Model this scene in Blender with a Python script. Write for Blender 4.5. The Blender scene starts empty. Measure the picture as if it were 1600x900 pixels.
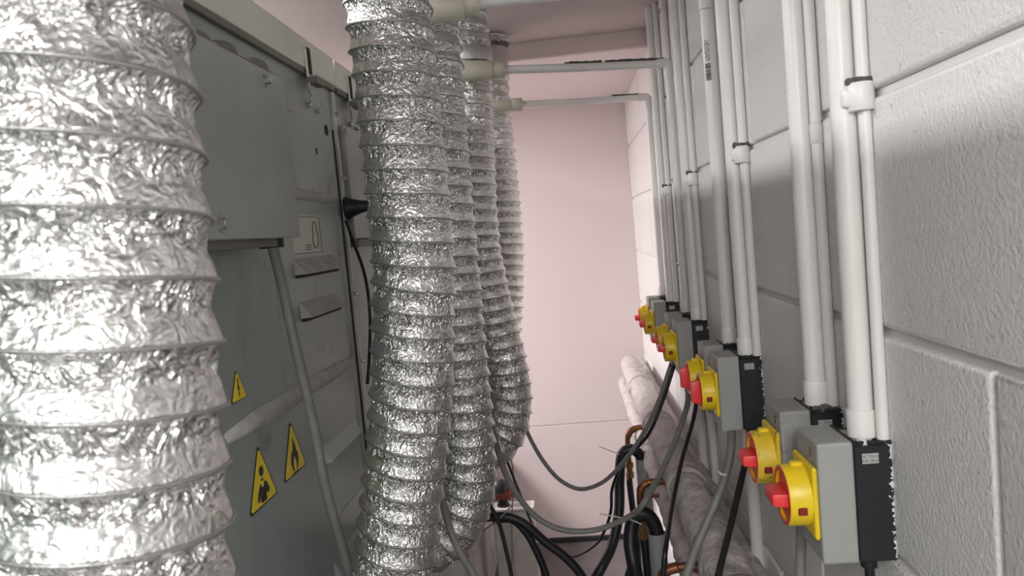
import bpy, bmesh, math, random
import numpy as np
from mathutils import Vector, Matrix
random.seed(4)
S = bpy.context.scene
COL = S.collection

# ------------------------------------------------------------------ camera
F = 1200.0
Yc = Vector((85, 95, -F)).normalized()
Zc = Vector((-.085, 1, 0)); Zc = (Zc - Zc.dot(Yc) * Yc).normalized()
Xc = Yc.cross(Zc)
RM = Matrix((Xc, Yc, Zc))                      # world <- camera
cam = bpy.data.cameras.new('camera'); camo = bpy.data.objects.new('camera', cam); COL.objects.link(camo)
cam.sensor_width = 36; cam.lens = 27; cam.clip_start = .01
camo.matrix_world = RM.to_4x4()
cam.dof.use_dof = True; cam.dof.focus_distance = 1.25; cam.dof.aperture_fstop = 14
S.camera = camo
def at(px, py, d):                              # point of the place at depth y = d
    r = RM @ Vector((px - 800, 450 - py, -F)); return r * (d / r.y)
def onx(px, py, x):
    r = RM @ Vector((px - 800, 450 - py, -F)); return r * (x / r.x)

# ------------------------------------------------------------------ world, exposure, lamps
S.view_settings.view_transform = 'Standard'; S.view_settings.look = 'None'
S.view_settings.gamma = 1; S.view_settings.use_curve_mapping = False
S.view_settings.exposure = 0.12
w = bpy.data.worlds.new('world'); S.world = w; w.use_nodes = True
w.node_tree.nodes['Background'].inputs[0].default_value = (.8, .8, .8, 1)
w.node_tree.nodes['Background'].inputs[1].default_value = .1
TUBE_POWER = 48.0        # tubes over the machines
REAR_POWER = 58.0        # lamp over the passage behind the camera
SIDE_POWER = 78.0        # ceiling panel of the room beyond the low machine
def area(name, loc, sx, sy, power, rot=(0, 0, 0), col=(1, 1, 1)):
    l = bpy.data.lights.new(name, 'AREA'); l.shape = 'RECTANGLE'; l.size = sx; l.size_y = sy; l.energy = power; l.color = col
    o = bpy.data.objects.new(name, l); COL.objects.link(o); o.location = loc; o.rotation_euler = rot; return o
area('tube_light', (-.82, .6, .530), .05, 3.2, TUBE_POWER, (0, 0, 0))
area('side_light', (-1.7, 2.75, .52), .6, .9, SIDE_POWER, (0, 0, 0), (1, .95, .955))
area('rear_light', (-.12, -1.25, .52), .6, 1.2, REAR_POWER, (0, 0, 0), (1, .99, .97))

XW, ZC, ZF, YF, XM = .295, .578, -1.42, 3.40, -.42   # wall, ceiling, floor, far wall, machine face

# ------------------------------------------------------------------ materials
def mat(name, col, rough=.5, metal=0.0, bump=0.0, bscale=80, var=0.0, vscale=6, spec=.5, emis=None, dirt_or_shade=None, detail=4, bd=.002):
    m = bpy.data.materials.new(name); m.use_nodes = True; n = m.node_tree; N = n.nodes; L = n.links
    b = N['Principled BSDF']
    b.inputs['Base Color'].default_value = (*col, 1); b.inputs['Roughness'].default_value = rough
    b.inputs['Metallic'].default_value = metal; b.inputs['Specular IOR Level'].default_value = spec
    tc = N.new('ShaderNodeTexCoord')
    geo = N.new('ShaderNodeNewGeometry')
    src = geo.outputs['Position']
    last = None
    if var > 0:
        t = N.new('ShaderNodeTexNoise'); t.inputs['Scale'].default_value = vscale; t.inputs['Detail'].default_value = 6
        L.new(src, t.inputs['Vector'])
        r = N.new('ShaderNodeMapRange'); r.inputs[1].default_value = .3; r.inputs[2].default_value = .7
        r.inputs[3].default_value = 1 - var; r.inputs[4].default_value = 1 + var; L.new(t.outputs['Fac'], r.inputs[0])
        mx = N.new('ShaderNodeVectorMath'); mx.operation = 'SCALE'; mx.inputs[0].default_value = col
        L.new(r.outputs[0], mx.inputs['Scale']); last = mx.outputs[0]
    if dirt_or_shade:  # random spots: dirt on most materials, shade of pits on the block wall
        dcol, dscale, lo, hi = dirt_or_shade
        t = N.new('ShaderNodeTexNoise'); t.inputs['Scale'].default_value = dscale; t.inputs['Detail'].default_value = 8
        t.inputs['Roughness'].default_value = .65; L.new(src, t.inputs['Vector'])
        r = N.new('ShaderNodeMapRange'); r.inputs[1].default_value = lo; r.inputs[2].default_value = hi; L.new(t.outputs['Fac'], r.inputs[0])
        mx = N.new('ShaderNodeMix'); mx.data_type = 'RGBA'; L.new(r.outputs[0], mx.inputs[0])
        if last: L.new(last, mx.inputs[6])
        else: mx.inputs[6].default_value = (*col, 1)
        mx.inputs[7].default_value = (*dcol, 1); last = mx.outputs[2]
    if last: L.new(last, b.inputs['Base Color'])
    if bump > 0:
        t = N.new('ShaderNodeTexNoise'); t.inputs['Scale'].default_value = bscale; t.inputs['Detail'].default_value = detail; t.inputs['Roughness'].default_value = .5
        L.new(src, t.inputs['Vector'])
        bp = N.new('ShaderNodeBump'); bp.inputs['Strength'].default_value = bump; bp.inputs['Distance'].default_value = bd
        L.new(t.outputs['Fac'], bp.inputs['Height']); L.new(bp.outputs[0], b.inputs['Normal'])
    if emis:
        b.inputs['Emission Color'].default_value = (*emis[0], 1); b.inputs['Emission Strength'].default_value = emis[1]
    return m

def foil_mat():
    m = bpy.data.materials.new('crinkled_foil'); m.use_nodes = True; N = m.node_tree.nodes; L = m.node_tree.links
    b = N['Principled BSDF']; b.inputs['Base Color'].default_value = (.80, .80, .79, 1)
    b.inputs['Metallic'].default_value = 1; b.inputs['Roughness'].default_value = .17
    geo = N.new('ShaderNodeNewGeometry')
    def ridge(scale, detail, dist):
        t = N.new('ShaderNodeTexNoise'); t.inputs['Scale'].default_value = scale; t.inputs['Detail'].default_value = detail
        t.inputs['Distortion'].default_value = dist
        L.new(geo.outputs['Position'], t.inputs['Vector'])
        s = N.new('ShaderNodeMath'); s.operation = 'SUBTRACT'; s.inputs[1].default_value = .5; L.new(t.outputs['Fac'], s.inputs[0])
        a = N.new('ShaderNodeMath'); a.operation = 'ABSOLUTE'; L.new(s.outputs[0], a.inputs[0]); return a.outputs[0]
    r1 = ridge(80, 2.5, 1.6)
    vo = N.new('ShaderNodeTexVoronoi'); vo.feature = 'F1'; vo.inputs['Scale'].default_value = 210; vo.inputs['Randomness'].default_value = 1
    L.new(geo.outputs['Position'], vo.inputs['Vector'])
    k = N.new('ShaderNodeMath'); k.operation = 'MULTIPLY'; k.inputs[1].default_value = .15; L.new(vo.outputs['Distance'], k.inputs[0])
    s = N.new('ShaderNodeMath'); s.operation = 'ADD'; L.new(r1, s.inputs[0]); L.new(k.outputs[0], s.inputs[1])
    bp = N.new('ShaderNodeBump'); bp.inputs['Distance'].default_value = .012
    an = N.new('ShaderNodeAttribute'); an.attribute_name = 'crumple'; L.new(an.outputs['Fac'], bp.inputs['Strength'])
    ro = N.new('ShaderNodeMapRange'); ro.inputs[1].default_value = .25; ro.inputs[2].default_value = .9; ro.inputs[3].default_value = .34; ro.inputs[4].default_value = .18; L.new(an.outputs['Fac'], ro.inputs[0]); L.new(ro.outputs[0], b.inputs['Roughness'])
    L.new(s.outputs[0], bp.inputs['Height']); L.new(bp.outputs[0], b.inputs['Normal'])
    return m

def edge_paint_mat():
    """black plastic whose wall edge carries ragged white wall paint"""
    m = mat('black_plastic_with_paint', (.011, .011, .014), .55, bump=.15, bscale=500)
    N = m.node_tree.nodes; L = m.node_tree.links; b = N['Principled BSDF']
    geo = N.new('ShaderNodeNewGeometry'); sp = N.new('ShaderNodeSeparateXYZ'); L.new(geo.outputs['Position'], sp.inputs[0])
    t = N.new('ShaderNodeTexNoise'); t.inputs['Scale'].default_value = 230; t.inputs['Detail'].default_value = 6; L.new(geo.outputs['Position'], t.inputs['Vector'])
    a = N.new('ShaderNodeMath'); a.operation = 'MULTIPLY_ADD';  a.inputs[1].default_value = .026; L.new(t.outputs['Fac'], a.inputs[0]); L.new(sp.outputs['X'], a.inputs[2])
    g = N.new('ShaderNodeMath'); g.operation = 'GREATER_THAN'; g.inputs[1].default_value = XW + .0118; L.new(a.outputs[0], g.inputs[0])
    mx = N.new('ShaderNodeMix'); mx.data_type = 'RGBA'; L.new(g.outputs[0], mx.inputs[0])
    mx.inputs[6].default_value = (.011, .011, .014, 1); mx.inputs[7].default_value = (.75, .74, .72, 1); L.new(mx.outputs[2], b.inputs['Base Color'])
    return m

M = dict(
    wall=mat('white_masonry_paint', (.79, .775, .76), .5, bump=.5, bscale=260, var=.02, vscale=3, detail=4, bd=.0035, dirt_or_shade=((.42, .40, .37), 130, .63, .74)),  # scattered darker spots put the shade of small pits into the colour
    mortar=mat('painted_mortar', (.74, .725, .71), .6, bump=.4, bscale=160),
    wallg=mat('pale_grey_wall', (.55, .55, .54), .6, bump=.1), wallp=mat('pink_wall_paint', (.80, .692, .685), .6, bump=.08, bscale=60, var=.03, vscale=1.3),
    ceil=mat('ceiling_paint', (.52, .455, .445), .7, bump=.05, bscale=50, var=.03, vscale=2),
    floor=mat('grey_floor', (.15, .125, .13), .6, var=.15, vscale=8, bump=.1),
    dark=mat('dark_gap', (.025, .022, .022), .8),
    pvc=mat('white_painted_conduit', (.80, .79, .77), .32, bump=.12, bscale=220, var=.02, vscale=12, dirt_or_shade=((.45, .43, .40), 260, .74, .80)),
    cream=mat('cream_plastic', (.60, .575, .47), .42, var=.05, vscale=30),
    paintdirt=mat('dark_dusty_streak', (.10, .098, .095), .9, var=.4, vscale=120, bump=.5, bscale=300),
    metal=mat('grey_coated_steel', (.335, .375, .362), .42, .35, bump=.05, bscale=25, var=.10, vscale=5, dirt_or_shade=((.15, .145, .14), 14, .58, .80)),
    metalb=mat('grey_galvanised_box', (.38, .405, .40), .40, .35, bump=.03, bscale=30, var=.07, vscale=7),
    bead=mat('dusty_highlit_bead', (.40, .39, .37), .6, .1, bump=.4, bscale=160, var=.15, vscale=40),  # lighter than the sheet, the ribs' highlight is put into this colour
    lid=mat('cream_grey_lid', (.74, .735, .66), .4, .1, var=.05, vscale=8, dirt_or_shade=((.25, .22, .18), 20, .66, .8)),
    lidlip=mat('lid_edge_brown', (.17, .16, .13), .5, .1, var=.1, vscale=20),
    strip=mat('bright_steel_strip', (.52, .51, .48), .4, .5, var=.12, vscale=50),
    dusty=mat('dusty_steel', (.33, .30, .30), .7, .1, bump=.2, bscale=60, var=.3, vscale=9, dirt_or_shade=((.12, .10, .10), 16, .56, .72)),
    dustcover=mat('dark_damper_coat', (.07, .065, .06), .95, var=.3, vscale=30, bump=.3, bscale=90),  # coat of the added sheet that soaks up light above the lids
    screw=mat('steel_screw', (.5, .5, .48), .3, .9),
    foil=foil_mat(),
    foils=mat('smooth_foil_tape', (.60, .60, .59), .38, .9, bump=.3, bscale=70, bd=.003),
    wire=mat('foil_over_wire', (.42, .42, .41), .40, .85, bump=.3, bscale=500),
    cover=mat('grey_enclosure_plastic', (.335, .34, .325), .5, bump=.12, bscale=600, var=.03, vscale=15),
    coverd=mat('grey_enclosure_dusty', (.30, .30, .285), .6, bump=.2, bscale=500, var=.12, vscale=50, dirt_or_shade=((.10, .09, .085), 60, .60, .72)),
    base=edge_paint_mat(),
    yellow=mat('yellow_plastic', (.80, .58, .015), .38, var=.05, vscale=30, dirt_or_shade=((.35, .27, .04), 90, .66, .8)),
    yellowd=mat('grimy_yellow_plastic', (.72, .50, .03), .5, var=.1, vscale=50, dirt_or_shade=((.10, .08, .04), 55, .55, .68)),
    red=mat('red_plastic', (.80, .045, .05), .38),
    redd=mat('dark_red_recess', (.22, .012, .012), .5),
    gcable=mat('grey_cable', (.19, .19, .185), .5, var=.1, vscale=60, bump=.15, bscale=200),
    bcable=mat('black_cable', (.012, .012, .013), .42),
    rubber=mat('black_rubber_hose', (.012, .012, .014), .45, bump=.1, bscale=200),
    lag=mat('canvas_pipe_lagging', (.60, .55, .545), .62, bump=.8, bscale=55, var=.15, vscale=22, dirt_or_shade=((.22, .18, .175), 22, .50, .72), bd=.008),
    copper=mat('tarnished_copper', (.24, .10, .05), .45, .7, bump=.2, bscale=150, var=.35, vscale=60, dirt_or_shade=((.06, .045, .035), 70, .55, .7)),
    brass=mat('dull_brass', (.30, .19, .09), .45, .7, var=.2, vscale=60),
    gpvc=mat('grey_waste_pipe', (.30, .31, .31), .5, var=.05, vscale=20),
    signy=mat('sign_yellow', (.85, .66, .03), .45, var=.04, vscale=60),
    signk=mat('sign_black', (.02, .02, .018), .5),
    paper=mat('paper_label', (.62, .60, .53), .6, var=.05, vscale=60),
    cabp=mat('aged_white_board', (.50, .47, .43), .6, var=.1, vscale=12, dirt_or_shade=((.28, .24, .22), 14, .58, .75)),
    ink=mat('ink', (.12, .115, .10), .6),
    silver=mat('silver_label', (.52, .52, .51), .4, .3),
    ctie=mat('clear_cable_tie', (.62, .60, .58), .3),
    pump=mat('dark_red_enamel', (.20, .035, .03), .4),
    tube=mat('lamp_tube', (1, 1, 1), .5, emis=((1, 1, 1), 3)),
)

# ------------------------------------------------------------------ mesh helpers
def make(name, bm, m, parent=None, smooth=False, origin=None, angle=None):
    """link a bmesh (written in world coordinates) as ONE object; parts keep their parent's origin"""
    if parent is not None:
        off = Vector((0, 0, 0)); p = parent
        while p is not None: off += p.location; p = p.parent
    else: off = Vector((0, 0, 0))
    if origin is None:
        if parent is None:
            xs = [v.co for v in bm.verts]; mn = Vector([min(c[i] for c in xs) for i in range(3)]); mx = Vector([max(c[i] for c in xs) for i in range(3)])
            loc = Vector(((mn.x + mx.x) / 2, (mn.y + mx.y) / 2, mn.z))
        else: loc = off.copy()
    else: loc = Vector(origin)
    bmesh.ops.translate(bm, verts=bm.verts, vec=-loc)
    me = bpy.data.meshes.new(name); bm.to_mesh(me); bm.free(); me.materials.append(m)
    if smooth:
        for p in me.polygons: p.use_smooth = True
        if angle: 
            try: me.set_sharp_from_angle(angle=math.radians(angle))
            except Exception: pass
    o = bpy.data.objects.new(name, me); COL.objects.link(o)
    o.location = loc - off
    if parent is not None: o.parent = parent
    return o
def tag(o, label=None, cat=None, group=None, kind=None):
    if label: o['label'] = label
    if cat: o['category'] = cat
    if group: o['group'] = group
    if kind: o['kind'] = kind
    return o
def empty(name, loc):
    o = bpy.data.objects.new(name, None); COL.objects.link(o); o.location = loc; o.empty_display_size = .02; return o
def copy_tree(o, parent=None):
    c = o.copy(); COL.objects.link(c)
    if parent is not None: c.parent = parent
    for ch in list(o.children): copy_tree(ch, c)
    return c
def box(bm, lo, hi, bev=0, seg=1):
    lo = Vector(lo); hi = Vector(hi)
    r = bmesh.ops.create_cube(bm, size=1)
    vs = r['verts']
    for v in vs: v.co = Vector([lo[i] + (v.co[i] + .5) * (hi[i] - lo[i]) for i in range(3)])
    if bev: 
        es = list({e for v in vs for e in v.link_edges}); bmesh.ops.bevel(bm, geom=es, offset=bev, segments=seg, profile=.5, affect='EDGES')
    return bm
def nb(): return bmesh.new()
def bx(lo, hi, bev=0, seg=1): return box(nb(), lo, hi, bev, seg)
def frame_of(d):
    d = d.normalized(); a = Vector((0, 0, 1)) if abs(d.z) < .9 else Vector((1, 0, 0))
    u = d.cross(a).normalized(); return u, d.cross(u).normalized()
def lathe(bm, p0, axis, prof, seg=24, close=True):
    """prof: list of (distance along axis, radius)"""
    p0 = Vector(p0); ax = Vector(axis).normalized(); u, v = frame_of(ax); rings = []
    for t, r in prof:
        rings.append([bm.verts.new(p0 + ax * t + (u * math.cos(2 * math.pi * k / seg) + v * math.sin(2 * math.pi * k / seg)) * max(r, 1e-5)) for k in range(seg)])
    for a, b in zip(rings, rings[1:]):
        for k in range(seg): bm.faces.new((a[k], a[(k + 1) % seg], b[(k + 1) % seg], b[k]))
    if close:
        bm.faces.new(rings[0][::-1]); bm.faces.new(rings[-1])
    bmesh.ops.recalc_face_normals(bm, faces=bm.faces)
    return bm
def cyl(p0, p1, r, seg=24, r1=None):
    p0 = Vector(p0); p1 = Vector(p1); return lathe(nb(), p0, p1 - p0, [(0, r), ((p1 - p0).length, r if r1 is None else r1)], seg)
def catmull(pts, n=10):
    P = [Vector(p) for p in pts]; P = [2 * P[0] - P[1]] + P + [2 * P[-1] - P[-2]]; out = []
    for i in range(1, len(P) - 2):
        for k in range(n):
            t = k / n; a, b, c, d = P[i - 1], P[i], P[i + 1], P[i + 2]
            out.append(.5 * ((2 * b) + (c - a) * t + (2 * a - 5 * b + 4 * c - d) * t * t + (3 * b - a - 3 * c + d) * t ** 3))
    out.append(P[-2]); return out
def tube(bm, pts, r, seg=12, cap=True):
    n = len(pts); rings = []; u = None
    for i, p in enumerate(pts):
        t = (pts[min(i + 1, n - 1)] - pts[max(i - 1, 0)]).normalized()
        if u is None: u, _ = frame_of(t)
        u = (u - u.dot(t) * t).normalized(); v = t.cross(u)
        rr = r(i / (n - 1)) if callable(r) else r
        rings.append([bm.verts.new(p + (u * math.cos(2 * math.pi * k / seg) + v * math.sin(2 * math.pi * k / seg)) * rr) for k in range(seg)])
    for a, b in zip(rings, rings[1:]):
        for k in range(seg): bm.faces.new((a[k], a[(k + 1) % seg], b[(k + 1) % seg], b[k]))
    if cap: bm.faces.new(rings[0][::-1]); bm.faces.new(rings[-1])
    bmesh.ops.recalc_face_normals(bm, faces=bm.faces)
    return bm
def cable(name, pts, r, m, label, cat='cable', n=12, seg=12, parent=None, group=None):
    o = make(name, tube(nb(), catmull(pts, n), r, seg), m, parent, smooth=True)
    if parent is None: tag(o, label, cat, group)
    elif label: o['label'] = label
    return o
def flat_poly(bm, pts3, nrm, th):
    """thin plate with real edge from a planar outline (may be concave)"""
    nrm = Vector(nrm).normalized()
    a = [bm.verts.new(Vector(p)) for p in pts3]; b = [bm.verts.new(Vector(p) + nrm * th) for p in pts3]
    n = len(a); bm.faces.new(a[::-1]); bm.faces.new(b)
    for i in range(n): bm.faces.new((a[i], a[(i + 1) % n], b[(i + 1) % n], b[i]))
    bmesh.ops.recalc_face_normals(bm, faces=bm.faces); return bm
def text_bm(s, size, origin, ux, uy):
    cu = bpy.data.curves.new('t', 'FONT'); cu.body = s; cu.size = size; cu.align_x = 'CENTER'; cu.align_y = 'CENTER'
    o = bpy.data.objects.new('t', cu); COL.objects.link(o); bpy.context.view_layer.update()
    me = o.to_mesh(); bm = nb(); bm.from_mesh(me); o.to_mesh_clear(); bpy.data.objects.remove(o); bpy.data.curves.remove(cu)
    origin = Vector(origin); ux = Vector(ux); uy = Vector(uy)
    for v in bm.verts: v.co = origin + ux * v.co.x + uy * v.co.y
    return bm

# ------------------------------------------------------------------ room shell
wr = make('wall_right', bx((XW + .006, -2.3, ZF - .02), (XW + .12, YF + .15, ZC + .02)), M['mortar']); tag(wr, kind='structure')
PZ = .2255; z0 = .0985
bl_cache = {}
def rough_block(y0, y1, za, zb):
    key = (round(y1 - y0, 4), round(zb - za, 4))
    if key not in bl_cache:
        bm = box(nb(), (0, 0, 0), (.0065, y1 - y0, zb - za))
        es = [e for e in bm.edges if abs(e.verts[0].co.x) < 1e-6 and abs(e.verts[1].co.x) < 1e-6]
        bmesh.ops.bevel(bm, geom=es, offset=.0055, segments=3, profile=.6, affect='EDGES')
        bmesh.ops.translate(bm, verts=bm.verts, vec=(-.0005, 0, 0))
        me = bpy.data.meshes.new('block'); bm.to_mesh(me); bm.free(); me.materials.append(M['wall'])
        for p in me.polygons: p.use_smooth = True
        me.set_sharp_from_angle(angle=math.radians(50))
        bl_cache[key] = me
    o = bpy.data.objects.new('block', bl_cache[key]); COL.objects.link(o); o.parent = wr
    o.location = Vector((XW + random.uniform(-.0003, .0003), y0, za)) - wr.location
row = 0; zlo = z0
while zlo > ZF: zlo -= PZ
k = round((zlo - z0) / PZ)
while zlo < ZC:
    za, zb = max(zlo + .004, ZF), min(zlo + PZ - .004, ZC)
    off = {0: .77, -1: .93, -2: .568}.get(k, .77 if k % 2 == 0 else .995)
    y = off - .45 * math.ceil((off + 2.2) / .45)
    while y < YF:
        ya, yb = max(y + .0035, -2.25), min(y + .4465, YF)
        if yb - ya > .02 and zb - za > .01 and yb > .1: rough_block(ya, yb, za, zb)
        elif yb - ya > .02 and zb - za > .01: rough_block(ya, yb, za, zb)
        y += .45
    zlo += PZ; k += 1
wf = make('wall_far', bx((-3.0, YF + .004, ZF - .02), (XW + .12, YF + .12, ZC + .02)), M['wallp']); tag(wf, kind='structure')
zj = at(900, 662, YF).z
make('panel', bx((-2.9, YF, zj + .002), (XW + .006, YF + .006, ZC), .0015), M['wallp'], wf)
make('panel', bx((-2.9, YF, ZF), (XW + .006, YF + .006, zj - .002), .0015), M['wallp'], wf)
tag(make('baseboard_far', bx((-.2, YF - .014, ZF), (XW, YF, ZF + .022), .002), M['dark']), kind='structure')
tag(make('floor', bx((-3.0, -2.4, ZF - .05), (XW + .1, YF + .1, ZF)), M['floor']), kind='structure')
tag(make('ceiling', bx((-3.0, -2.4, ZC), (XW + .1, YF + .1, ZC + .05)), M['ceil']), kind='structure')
tag(make('trim_1', bx((-.30, 2.42, .525), (XW + .004, YF + .002, ZC + .01), .004), M['wallp']), kind='structure')
tag(make('wall_left', bx((-3.05, -2.4, ZF), (-2.95, YF + .1, ZC)), M['wallg']), kind='structure')
tag(make('wall_back', bx((-3.0, -2.45, ZF), (XW + .1, -2.35, ZC)), M['wallg']), kind='structure')

# ------------------------------------------------------------------ ceiling lamps (real fittings above the machines and behind the camera)
def batten(loc, ln, label, wid=.05):
    r = empty('ceiling_lamp', (loc[0], loc[1], ZC)); tag(r, label, 'lamp')
    make('housing', bx((loc[0] - wid / 2, loc[1] - ln / 2, ZC - .03), (loc[0] + wid / 2, loc[1] + ln / 2, ZC), .004), M['pvc'], r)
    make('diffuser', cyl((loc[0], loc[1] - ln / 2 + .03, ZC - .036), (loc[0], loc[1] + ln / 2 - .03, ZC - .036), .006, 12), M['tube'], r, True)
batten((-.82, .6), 3.2, 'long slim ceiling lamp running above the row of grey machines')
batten((-.12, -1.25), 1.2, 'short ceiling lamp above the passage behind the viewer', .5)
batten((-1.7, 2.75), .9, 'square ceiling lamp in the room left of the far low machine', .5)

# ------------------------------------------------------------------ machines (commercial dryers seen from behind)
def screw(bm, p, nx=1, r=.006):
    lathe(bm, p, (nx, 0, 0), [(0, r * 1.5), (.0015, r * 1.5), (.0016, r), (.006, r), (.0075, r * .7)], 8); return bm
def bead_bm(a, b, r=.011, dz=.85):
    """half-round pressed rib lying on the machine face between two (y, z) points"""
    pa = Vector((XM - .003, a[0], a[1])); pb = Vector((XM - .003, b[0], b[1]))
    bm = tube(nb(), [pa.lerp(pb, t / 6) for t in range(7)], lambda t: r * (1 if .02 < t < .98 else .55), 14)
    for v in bm.verts: v.co.x = XM - .003 + (v.co.x - XM + .003) * dz
    return bm
def louvre_bm(y0, y1, z0_, h=.03, pr=.013):
    bm = nb()
    prof = [(-.002, h), (pr * .55, h * .45), (pr, .004), (pr - .002, 0), (-.002, 0)]
    ra = [bm.verts.new((XM + x, y0 + (.006 if x > 0 else 0), z0_ + z)) for x, z in prof]
    rb = [bm.verts.new((XM + x, y1 - (.006 if x > 0 else 0), z0_ + z)) for x, z in prof]
    n = len(prof)
    for i in range(n): bm.faces.new((ra[i], rb[i], rb[(i + 1) % n], ra[(i + 1) % n]))
    bm.faces.new(ra[::-1]); bm.faces.new(rb); bmesh.ops.recalc_face_normals(bm, faces=bm.faces); return bm
def dryer(y0, y1, label, detail):
    r = empty('dryer', (-.78, (y0 + y1) / 2, ZF)); tag(r, label, 'machine', 'row of grey machines')
    make('cabinet', bx((-1.12, y0, ZF + .0), (XM - .004, y1, .345), .003), M['dusty'] if detail == 3 else M['metal'], r)
    ys = y0 + .40
    # two face sheets and their joint
    make('back_panel', bx((XM - .004, y0 + .006, -1.30), (XM, y1 - .012, .30), .0015), M['dusty'] if detail == 3 else M['metal'], r)
    make('lid', bx((-1.14, y0 + .002, .303), (XM + .010, y1 + .003, .356), .004, 2), M['lid'], r)
    make('bounce_damper', bx((-1.13, y0 + .01, .3555), (XM - .004, y1 - .006, .3575), .0005), M['dustcover'], r)  # unseen dark sheet, added to cut light bounced from lid to ceiling
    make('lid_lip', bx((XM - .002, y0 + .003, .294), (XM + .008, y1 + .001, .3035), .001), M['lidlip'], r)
    # bright joint strip at the far edge
    st = make('seam_strip', bx((XM - .003, y1 - .010, -1.3), (XM + .006, y1 + .002, .292), .001), M['strip'], r)
    make('seam_gap', bx((XM - .002, y1 - .020, -.42), (XM + .0012, y1 - .011, .22)), M['dark'], r)
    for z in (.25, .13, -.09, -.22, -.33):
        make('screw', screw(nb(), (XM + .006, y1 - .004, z), 1, .0035), M['screw'], st, True, angle=40)
    if detail in (1, 2):
        B = M['bead']
        yR = y1 - .045; yL = yR - .52; zT, zB = .092, -.212
        make('bead', bead_bm((yL + .25, zT), (yR, zT - .004), .010), B, r, True)
        make('bead', bead_bm((yL - .02, zB), (yR, zB), .014), B, r, True)
        make('bead', bead_bm((yR, zT), (yR, zB), .007), M['metal'], r, True)
        make('bead', bead_bm((yL - .02, zB), (yL - .05, zB - .06), .010), M['metal'], r, True)
        make('bead', bead_bm((yR, zB - .01), (yR, -.75), .007), M['metal'], r, True)
        make('bead', bead_bm((yL - .05, zB - .05), (yL - .05, -.75), .006), M['metal'], r, True)
        make('bead', bead_bm((yL + .19, zT - .1), (yL + .19, zB), .004), M['metal'], r, True)
        for (a, b, z) in ((1.15, 1.35, -.036), (1.155, 1.34, -.104)):
            d = y1 - 1.445
            lv = make('louvre', louvre_bm(a + d, b + d, z, .028, .017), B, r); make('louvre_gap', bx((XM, a + d + .004, z - .005), (XM + .009, b + d - .004, z)), M['dark'], lv)
        for (a, b, z, h) in ((1.19, 1.38, -.345, .03), (1.20, 1.39, -.435, .035), (1.18, 1.39, -.54, .04), (1.0, 1.15, -.60, .04)):
            d = y1 - 1.445
            make('louvre', louvre_bm(a + d, b + d, z, h), M['metal'], r)
        make('handle_recess', bx((XM - .001, y1 - .30, .222), (XM + .0012, y1 - .22, .242), .0005), M['bead'], r)
        make('cable_hole', cyl((XM - .002, y1 - .055, .215), (XM + .001, y1 - .055, .215), .0095, 16), M['dark'], r)
        make('slot', bx((XM, y1 - .127, .165), (XM + .0008, y1 - .121, .175)), M['dark'], r)
        # latch hanging from the lid and its hook
        yl = onx(486, 110, XM + .012).y if detail == 1 else onx(551, 160, XM + .012).y
        lt = make('latch', bx((XM + .010, yl - .022, .288), (XM + .014, yl + .018, .336), .001), M['lid'], r)
        make('latch_slot', bx((XM + .0135, yl - .020, .294), (XM + .0150, yl - .004, .338)), M['dark'], lt)
        make('latch_foot', bx((XM + .010, yl - .020, .278), (XM + .026, yl + .026, .290), .001), M['lidlip'], lt)
        hk = tube(nb(), catmull([(XM + .012, yl - .006, .283), (XM + .012, yl - .02, .276), (XM + .01, yl - .012, .266), (XM + .008, yl + .002, .262), (XM + .006, yl - .004, .252)], 6), .0022, 8)
        make('hook', hk, M['strip'], r, True)
        make('screw', screw(nb(), (XM, yl - .004, .246), 1, .005), M['screw'], r, True, angle=40)
        make('screw', screw(nb(), (XM, yl + .045, .243), 1, .004), M['screw'], r, True, angle=40)
    return r
m0 = dryer(-.47, .487, 'grey metal machine nearest the camera, mostly hidden behind the front foil duct', 0)
m1 = dryer(.50, 1.445, 'grey metal machine with yellow warning triangles, terminal box and black boot', 1)
m2 = dryer(1.46, 2.405, 'second grey metal machine, glimpsed in the gap left of the second foil duct', 2)
m3 = empty('low_machine', (-.78, 2.90, ZF)); tag(m3, 'low dusty pinkish grey machine against the far wall, seen under the ducts', 'machine', 'row of grey machines')
make('casing', bx((-1.10, 2.425, ZF + .03), (XM + .01, 3.37, -.97), .004), M['dusty'], m3)
make('top_panel', bx((-1.11, 2.42, -.97), (XM + .018, 3.378, -.945), .004), M['dusty'], m3)
make('plinth', bx((-1.08, 2.44, ZF), (XM - .02, 3.35, ZF + .03)), M['dark'], m3)

# terminal box on machine 1
XB = -.36
yb1 = onx(470, 370, XB).y; zb0 = onx(470, 370, XB).z; zb1 = onx(437, 120, XB).z
tb = make('terminal_box', bx((XM - .001, .55, zb0), (XB, yb1, zb1), .0015), M['metalb'], m1)
tb['label'] = 'grey sheet-metal terminal box with corner screws'
for p in ((415, 125), (345, 350)):
    q = onx(*p, XB); make('screw', screw(nb(), q, 1, .0062), M['screw'], tb, True, angle=40)
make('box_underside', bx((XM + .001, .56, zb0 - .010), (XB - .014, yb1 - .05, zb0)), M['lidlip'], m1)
make('cable_gland', cyl((-.388, onx(424, 380, -.388).y, zb0 - .012), (-.388, onx(424, 380, -.388).y, zb0 + .002), .016, 16), M['rubber'], tb, True, angle=40)
for i, p in enumerate(((310, 62), (352, 78), (403, 104))):
    q = onx(*p, XB - .015); cb = tube(nb(), catmull([q + Vector((-.02, -.012, .004)), q + Vector((0, 0, .0)), q + Vector((.006, .010, -.010))], 5), lambda t: .005 + .005 * math.sin(t * 3.1), 10)
    make('cable_clip', cb, M['lidlip'], m1, True)
make('thin_wire', tube(nb(), catmull([onx(303, 55, XB - .02), onx(352, 76, XB - .02), onx(400, 98, XB - .02), onx(432, 118, XB - .02)], 6), .002, 6), M['bead'], m1, True)
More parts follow.
